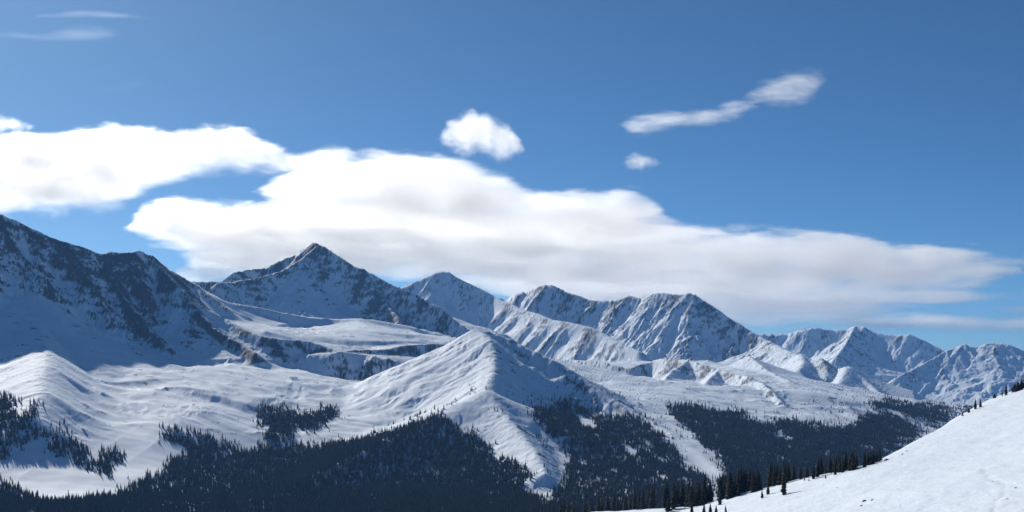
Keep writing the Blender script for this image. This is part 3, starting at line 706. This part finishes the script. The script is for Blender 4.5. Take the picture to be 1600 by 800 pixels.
WOOD_LAB = {'left': 'clumps of dark conifers on the shaded slope at the left edge', 'valley': 'dark conifer forest filling the valley along the bottom edge', 'hill': 'dark conifer forest on the lower right face of the centre hill',
            'right': 'dark conifer forest in the basin behind the near slope', 'middle': 'isolated dark conifer grove on the snow left of the centre hill', 'scattered': 'scattered small conifers dotted over the open snow'}
for nm, A in far_trees.items():
    me = bpy.data.meshes.new('forest'); A = A.astype(np.float32)
    me.vertices.add(len(A)); co = A[:, :3].copy(); co[:, 2] -= 0.1; me.vertices.foreach_set('co', co.ravel())
    a = me.attributes.new('height', 'FLOAT', 'POINT'); a.data.foreach_set('value', A[:, 3])
    o = bpy.data.objects.new('forest', me); COL.objects.link(o)
    md = o.modifiers.new('plant_trees', 'NODES'); md.node_group = gt
    tag(o, WOOD_LAB[nm], 'forest', None, 'stuff')
print('woods', sum(len(a) for a in far_trees.values()), round(time.time() - T0, 1))

# ------------------------------------------------------------------ stones that poke through the snow
m_stone, nt, b = mat('dark_stone')
g = node(nt, 'ShaderNodeNewGeometry'); n = node(nt, 'ShaderNodeTexNoise', Scale=3.0, Detail=5.0); nt.links.new(g.outputs['Position'], n.inputs['Vector'])
nt.links.new(ramp(nt, n.outputs[0], [(0.35, (0.05, 0.042, 0.036)), (0.7, (0.13, 0.10, 0.08))]), b.inputs['Base Color']); b.inputs['Roughness'].default_value = 0.9
m_cap, nt, b = mat('stone_snow'); b.inputs['Base Color'].default_value = (0.86, 0.89, 0.92, 1); b.inputs['Roughness'].default_value = 0.7
from mathutils import noise as mnoise, Vector
def boulder(px, py, wpx, label, far=1400, near=60, squash=0.62, seed=0):
    D = on_screen(px, py, near, far) or 450.0
    w = wpx / FPX * D; x = (px - 800) / FPX * D
    root = bpy.data.objects.new('boulder', None); COL.objects.link(root); root.location = (x, D, ground_z(x, D)); root.empty_display_size = 0.1
    tag(root, label, 'rock')
    for part, mtl in (('stone', m_stone), ('snow_cap', m_cap)):
        bm = bmesh.new(); bmesh.ops.create_icosphere(bm, subdivisions=3, radius=0.5)
        for v in bm.verts:
            d = v.co.normalized(); k = 1 + 0.35 * mnoise.noise(d * 1.7 + Vector((seed * 3.1, 0, 0))) + 0.16 * mnoise.noise(d * 4.3 + Vector((0, seed * 2.3, 0)))
            v.co = Vector((d.x * 0.5 * k, d.y * 0.42 * k, d.z * 0.5 * k * squash))
            if part == 'snow_cap': v.co = Vector((v.co.x * 0.93 - 0.03, v.co.y * 0.93 + 0.04, v.co.z * 1.04 + 0.03))
        if part == 'snow_cap':
            bmesh.ops.bisect_plane(bm, geom=bm.verts[:] + bm.edges[:] + bm.faces[:], plane_co=(0, 0, 0.13), plane_no=(-0.1, 0.25, 1), clear_inner=True)
        me = bpy.data.meshes.new(part); bm.to_mesh(me); bm.free(); me.materials.append(mtl); me.polygons.foreach_set('use_smooth', np.ones(len(me.polygons), bool))
        o = bpy.data.objects.new(part, me); COL.objects.link(o); o.parent = root; o.scale = (w, w, w)
for k, a in enumerate([(1385, 720, 8, 'dark boulder on the rim just right of the tight spruce cluster'), (1410, 710, 3.5, 'small dark stone on the steep snow edge, lower of two'), (1417, 705, 3.5, 'small dark stone on the steep snow edge, upper of two'),
                       (1351, 783, 7, 'larger half-buried dark stone low on the near snow slope'), (1346, 791, 5, 'small dark stone just below the larger half-buried one'), (1363, 782, 5, 'small pale stone just right of the larger half-buried one'),
                       (1308, 762, 2.5, 'tiny stone on the open snow under the spruce belt'), (1551, 753, 2.5, 'tiny stone beside the fork of the old tracks'), (1587, 763, 4, 'flat dark stone at the right end of the old tracks'), (1574, 780, 3.5, 'small stone beside the lower bend of the old tracks')]):
    boulder(*a, seed=k + 1)
boulder(791, 726, 15, 'snow-capped dark rock outcrop at the edge of the clearing below the centre hill', 3500, 1200, 0.8, 20)
print('done', round(time.time() - T0, 1))

# ------------------------------------------------------------------ clouds: closed bodies of scattering vapour, far beyond the range
cy.volume_step_rate = 1.0
class Graph:
    """a few shader maths shortcuts"""
    def __init__(self, nt): self.nt = nt
    def m(self, op, a, b=None, c=None):
        n = self.nt.nodes.new('ShaderNodeMath'); n.operation = op
        for k, v in enumerate((a, b, c)):
            if v is None: continue
            if isinstance(v, (int, float)): n.inputs[k].default_value = v
            else: self.nt.links.new(v, n.inputs[k])
        return n.outputs[0]
    def curve(self, src, xs, ys):
        n = self.nt.nodes.new('ShaderNodeFloatCurve'); c = n.mapping.curves[0]
        n.mapping.use_clip = False
        pts = list(zip(xs, ys))
        c.points[0].location = pts[0]; c.points[1].location = pts[-1]
        for p in pts[1:-1]: c.points.new(*p)
        n.mapping.update(); self.nt.links.new(src, n.inputs['Value']); return n.outputs[0]
    def sstep(self, src, lo, hi, a=0.0, b=1.0):
        n = self.nt.nodes.new('ShaderNodeMapRange'); n.interpolation_type = 'SMOOTHSTEP'
        self.nt.links.new(src, n.inputs[0])
        for k, v in enumerate((lo, hi, a, b)):
            if isinstance(v, (int, float)): n.inputs[k + 1].default_value = v
            else: self.nt.links.new(v, n.inputs[k + 1])
        return n.outputs[0]
def cloud_body(name, top, bot, D, deep, parent=None, dens=0.0044, amp=300.0, soft=100.0, soft_low=240.0, size=330.0, step=0.08, stretch=(0.55, 0.8, 1.3), aniso=0.75, grow=1.06, nx=120, na=32, seed=0, tilt=0.0):
    """top and bottom edges (column, row) at the middle distance D, depth in metres; the density fades and tears towards its skin"""
    top = np.array(top, float); bot = np.array(bot, float)
    x0 = max(top[0, 0], bot[0, 0]); x1 = min(top[-1, 0], bot[-1, 0])
    W = lambda c: (c - 800) / FPX * D
    Z = lambda r: (HOR - r) / FPX * D
    Xa, Xb = W(x0), W(x1)
    zt = Z(top[:, 1]); zb = Z(bot[:, 1]); zlo = min(zt.min(), zb.min()) - 50; zhi = max(zt.max(), zb.max()) + 50
    cols = np.linspace(x0, x1, nx)
    t = np.interp(cols, top[:, 0], zt); b = np.interp(cols, bot[:, 0], zb)
    ker = np.ones(5) / 5
    t = np.convolve(np.pad(t, 2, mode='edge'), ker, 'valid'); b = np.convolve(np.pad(b, 2, mode='edge'), ker, 'valid')
    mid = (t + b) / 2; half = np.maximum((t - b) / 2 * grow, 4.0); maxh = half.max()
    dep = deep * 0.5 * np.clip(half / maxh, 0.05, 1) ** 0.7
    an = np.linspace(0, 2 * np.pi, na, endpoint=False)
    g = 1.03
    co = np.stack([np.repeat(W(cols)[:, None], na, 1), D + g * np.cos(an)[None] * dep[:, None], mid[:, None] + g * np.sin(an)[None] * half[:, None] + tilt * g * np.cos(an)[None] * dep[:, None]], -1)
    idx = np.arange(nx * na).reshape(nx, na); nxt = np.roll(idx, -1, 1)
    quads = np.stack([idx[:-1], nxt[:-1], nxt[1:], idx[1:]], -1).reshape(-1, 4).tolist()
    me = bpy.data.meshes.new(name); me.from_pydata(co.reshape(-1, 3).tolist(), [], quads + [list(map(int, idx[0][::-1])), list(map(int, idx[-1]))]); me.update()
    # the vapour
    m = bpy.data.materials.new(name + '_vapour'); m.use_nodes = True; nt = m.node_tree; nt.nodes.clear(); G = Graph(nt)
    out = nt.nodes.new('ShaderNodeOutputMaterial'); v = nt.nodes.new('ShaderNodeVolumeScatter')
    v.inputs['Color'].default_value = (0.990, 0.994, 0.998, 1); v.inputs['Anisotropy'].default_value = aniso
    geo = nt.nodes.new('ShaderNodeNewGeometry'); sp = nt.nodes.new('ShaderNodeSeparateXYZ'); nt.links.new(geo.outputs['Position'], sp.inputs[0])
    u = G.m('DIVIDE', G.m('SUBTRACT', sp.outputs[0], Xa), Xb - Xa)
    k = np.unique(np.linspace(0, nx - 1, 40).astype(int)); uu = np.linspace(0, 1, nx)[k]
    cm = G.curve(u, uu, (mid[k] - zlo) / (zhi - zlo)); chf = G.curve(u, uu, half[k] / maxh)
    zmid = G.m('MULTIPLY_ADD', cm, zhi - zlo, zlo); hf = G.m('MAXIMUM', G.m('MULTIPLY', chf, maxh), 3.0)
    dp = G.m('MULTIPLY', G.m('POWER', G.m('MINIMUM', G.m('MAXIMUM', chf, 0.05), 1.0), 0.7), deep * 0.5)
    cc = G.m('DIVIDE', G.m('SUBTRACT', sp.outputs[1], D), dp)
    zz = G.m('SUBTRACT', G.m('SUBTRACT', sp.outputs[2], zmid), G.m('MULTIPLY', cc, G.m('MULTIPLY', dp, tilt)))
    vv = G.m('DIVIDE', zz, hf)
    r = G.m('SQRT', G.m('MULTIPLY_ADD', vv, vv, G.m('MULTIPLY', cc, cc)))
    mp = nt.nodes.new('ShaderNodeMapping'); mp.inputs['Scale'].default_value = [s / size for s in stretch]; mp.inputs['Location'].default_value = (seed * 7.3, seed * 3.1, seed * 1.7)
    nz = nt.nodes.new('ShaderNodeTexNoise'); nz.inputs['Scale'].default_value = 1.0; nz.inputs['Detail'].default_value = 6.0; nz.inputs['Roughness'].default_value = 0.68; nz.inputs['Distortion'].default_value = 0.25
    nt.links.new(geo.outputs['Position'], mp.inputs['Vector']); nt.links.new(mp.outputs[0], nz.inputs['Vector'])
    nn = G.m('MULTIPLY_ADD', nz.outputs[0], 2 * amp, -amp * 1.45)
    s_ = G.m('MULTIPLY_ADD', G.m('SUBTRACT', 1.0, r), hf, nn)
    w = G.sstep(vv, -0.7, 0.3, soft_low, soft)
    d = G.m('MULTIPLY', G.m('POWER', G.m('MINIMUM', G.m('MAXIMUM', G.m('DIVIDE', s_, w), 0.0), 1.0), 1.4), dens)
    d = G.m('MULTIPLY', d, G.sstep(nz.outputs[0], 0.38, 0.64, 0.55, 1.3))
    nt.links.new(d, v.inputs['Density']); nt.links.new(v.outputs[0], out.inputs['Volume'])
    m.cycles.volume_step_rate = step
    me.materials.append(m)
    o = bpy.data.objects.new(name, me); COL.objects.link(o); o.parent = parent
    return o
def cloud_thing(label, cat='cloud'):
    o = bpy.data.objects.new('cloud', None); COL.objects.link(o); return tag(o, label, cat)
bank = cloud_thing('long layered white cloud bank stretching across the sky above the peaks')
cloud_body('upper_layer', [(385, 300), (400, 282), (425, 270), (450, 258), (470, 246), (520, 236), (560, 234), (600, 232), (650, 230), (700, 232), (740, 246), (760, 258), (790, 260), (815, 270), (850, 282), (900, 284), (940, 283), (965, 275), (980, 276), (1000, 286), (1025, 298), (1045, 316), (1060, 328), (1100, 341), (1170, 360)],
           [(385, 304), (410, 335), (440, 356), (520, 368), (600, 376), (700, 392), (800, 400), (900, 400), (1000, 396), (1080, 384), (1170, 366)], 16500, 1500, bank, seed=1, stretch=(0.34, 0.8, 1.5))
cloud_body('middle_layer', [(165, 379), (180, 350), (200, 340), (216, 328), (226, 304), (250, 290), (275, 296), (300, 306), (350, 308), (400, 304), (450, 300), (520, 300), (600, 304), (700, 312), (800, 322), (900, 326), (1000, 334), (1070, 340), (1100, 343), (1130, 346), (1180, 348), (1230, 351), (1290, 351), (1350, 354), (1400, 358), (1440, 366), (1500, 372), (1550, 384), (1580, 396), (1600, 414)],
           [(165, 383), (235, 394), (280, 408), (300, 434), (340, 452), (450, 460), (600, 452), (660, 458), (760, 462), (850, 470), (950, 474), (1100, 478), (1250, 482), (1400, 480), (1500, 474), (1560, 462), (1600, 440)], 17800, 1700, bank, seed=2, stretch=(0.35, 0.7, 1.5), amp=340.0)
cloud_body('base_layer', [(540, 436), (680, 418), (800, 410), (950, 404), (1100, 408), (1250, 416), (1400, 428), (1500, 440), (1600, 466)],
           [(540, 448), (680, 462), (760, 476), (900, 514), (1100, 526), (1200, 530), (1320, 522), (1430, 504), (1500, 498), (1600, 480)], 19000, 1600, bank, seed=3, soft=200, stretch=(0.25, 0.7, 1.7), amp=330.0)
cloud_body('torn_end', [(1380, 392), (1450, 384), (1520, 388), (1600, 394), (1700, 404)], [(1380, 420), (1450, 432), (1520, 430), (1600, 424), (1700, 414)], 17200, 1300, bank, seed=21, dens=0.0036, amp=230, soft=200, stretch=(0.25, 0.8, 1.7))
cloud_body('lower_torn_end', [(1350, 444), (1450, 436), (1540, 446), (1640, 456)], [(1350, 482), (1450, 492), (1540, 486), (1640, 468)], 18200, 1300, bank, seed=22, dens=0.0036, amp=230, soft=200, stretch=(0.22, 0.8, 1.8))
cloud_body('top_scraps', [(540, 240), (580, 228), (620, 232), (680, 246)], [(540, 262), (600, 262), (640, 258), (680, 252)], 16900, 700, bank, seed=23, dens=0.003, amp=150, soft=110, size=180, grow=1.3)
cloud_body('top_scraps', [(1080, 356), (1120, 346), (1180, 344), (1240, 348), (1300, 358)], [(1080, 366), (1140, 372), (1220, 372), (1300, 366)], 17000, 700, bank, seed=24, dens=0.003, amp=150, soft=110, size=180, grow=1.3)
cloud_body('low_streak', [(1260, 504), (1380, 484), (1440, 482), (1520, 488), (1600, 491), (1720, 496)], [(1260, 514), (1400, 526), (1500, 525), (1600, 528), (1720, 526)], 18000, 1800, bank, seed=7, dens=0.0035, amp=110)
cloud_body('low_puff', [(258, 430), (285, 408), (310, 404), (345, 410), (390, 430)], [(258, 438), (300, 456), (340, 460), (390, 456)], 17000, 1200, bank, seed=8, dens=0.0022, nx=60, amp=130, size=240, grow=1.2)
left = cloud_body('cloud', [(-160, 204), (-60, 196), (0, 195), (60, 190), (130, 185), (190, 187), (250, 186), (300, 187), (340, 182), (380, 182), (400, 192), (430, 209), (460, 220), (490, 211), (510, 206), (540, 211), (560, 226), (600, 228), (670, 243)],
           [(-160, 352), (0, 358), (50, 352), (100, 346), (150, 346), (190, 338), (215, 320), (280, 302), (320, 288), (360, 290), (420, 288), (470, 298), (540, 283), (670, 248)], 15800, 1300, None, seed=4, aniso=0.70, dens=0.0042)
tag(left, 'broad white cloud with a flat top reaching in from the left edge', 'cloud')
def small_cloud(label, top, bot, D, deep, **kw):
    a = dict(dens=0.006, amp=190, soft=110, soft_low=200, size=190, stretch=(0.8, 1, 1), nx=60, step=0.4, grow=1.12); a.update(kw)
    return tag(cloud_body('cloud', top, bot, D, deep, None, **a), label, 'cloud')
small_cloud('round white puff of cloud alone above the cloud bank', [(680, 215), (694, 188), (712, 174), (735, 165), (757, 167), (778, 178), (800, 192), (816, 214), (826, 236)], [(680, 224), (706, 246), (730, 252), (750, 250), (770, 255), (795, 260), (826, 244)], 15000, 600, seed=5, dens=0.007)
small_cloud('tiny white puff of cloud under the slanting streak', [(955, 254), (975, 242), (995, 232), (1015, 237), (1045, 256)], [(955, 260), (980, 268), (1005, 273), (1025, 268), (1045, 260)], 15000, 500, seed=6, dens=0.005, amp=120, soft=80, soft_low=120, size=110)
small_cloud('long slanting white wisp in the blue sky on the right', [(965, 192), (985, 178), (1030, 172), (1080, 168), (1130, 160), (1155, 152), (1180, 155), (1215, 160)], [(965, 198), (985, 212), (1010, 213), (1060, 204), (1120, 196), (1160, 186), (1190, 176), (1215, 164)], 15200, 700, seed=9, dens=0.0065, amp=170, soft=120, soft_low=160, size=170, stretch=(0.4, 1, 1.4), grow=1.4)
small_cloud('ragged fan-shaped wisp above the end of the slanting streak', [(1150, 148), (1180, 122), (1230, 100), (1265, 96), (1310, 104)], [(1150, 164), (1190, 172), (1220, 182), (1255, 180), (1285, 150), (1310, 114)], 15200, 600, seed=10, dens=0.004, amp=230, soft=160, soft_low=220, size=240, stretch=(0.5, 1, 1.3))
small_cloud('pale half-transparent dome of cloud at the left edge', [(-60, 200), (-30, 184), (0, 174), (20, 176), (45, 186), (70, 198)], [(-60, 214), (0, 216), (40, 212), (70, 204)], 17500, 600, seed=11, dens=0.003, amp=150, soft=100, soft_low=150, size=170)
small_cloud('thin curved cirrus streak in the top left corner', [(20, 30), (60, 21), (110, 16), (180, 18), (240, 24), (300, 32)], [(20, 33), (60, 31), (110, 28), (180, 30), (240, 34), (300, 36)], 16000, 500, seed=12, dens=0.0012, amp=80, soft=100, soft_low=100, size=420, stretch=(0.2, 1, 1.6), grow=1.6)
small_cloud('broad faint cirrus veil below the curved streak', [(-60, 48), (0, 44), (60, 46), (120, 38), (160, 36), (210, 46), (300, 60)], [(-60, 62), (40, 70), (120, 76), (170, 72), (220, 60), (300, 68)], 16200, 700, seed=13, dens=0.0008, amp=190, soft=200, soft_low=250, size=420, stretch=(0.25, 1, 1.5))
small_cloud('very faint smear of cirrus above the broad white cloud', [(110, 148), (190, 122), (250, 106), (320, 116)], [(110, 156), (190, 150), (260, 136), (320, 124)], 16200, 600, seed=14, dens=0.0006, amp=190, soft=200, soft_low=200, size=350, stretch=(0.35, 1, 1.5))
small_cloud('small thin wisp above the right end of the bank', [(1455, 376), (1490, 370), (1520, 374), (1550, 384)], [(1455, 382), (1490, 386), (1525, 390), (1550, 388)], 16000, 400, seed=15, dens=0.003, amp=90, soft=80, soft_low=100, size=130, stretch=(0.5, 1, 1.2))
small_cloud('torn cloud scrap at the right edge beside the bank', [(1520, 408), (1570, 394), (1610, 396), (1680, 400)], [(1520, 414), (1570, 426), (1610, 428), (1680, 420)], 16000, 700, seed=16, dens=0.003, amp=140, soft=110, soft_low=140, size=180, stretch=(0.5, 1, 1.2))
small_cloud('flat little cloud at the right edge above the low streak', [(1530, 484), (1560, 474), (1600, 472), (1680, 476)], [(1530, 490), (1560, 497), (1600, 499), (1680, 494)], 16000, 600, seed=17, dens=0.005, amp=100, soft=80, soft_low=120, size=200, stretch=(0.4, 1, 1.2))
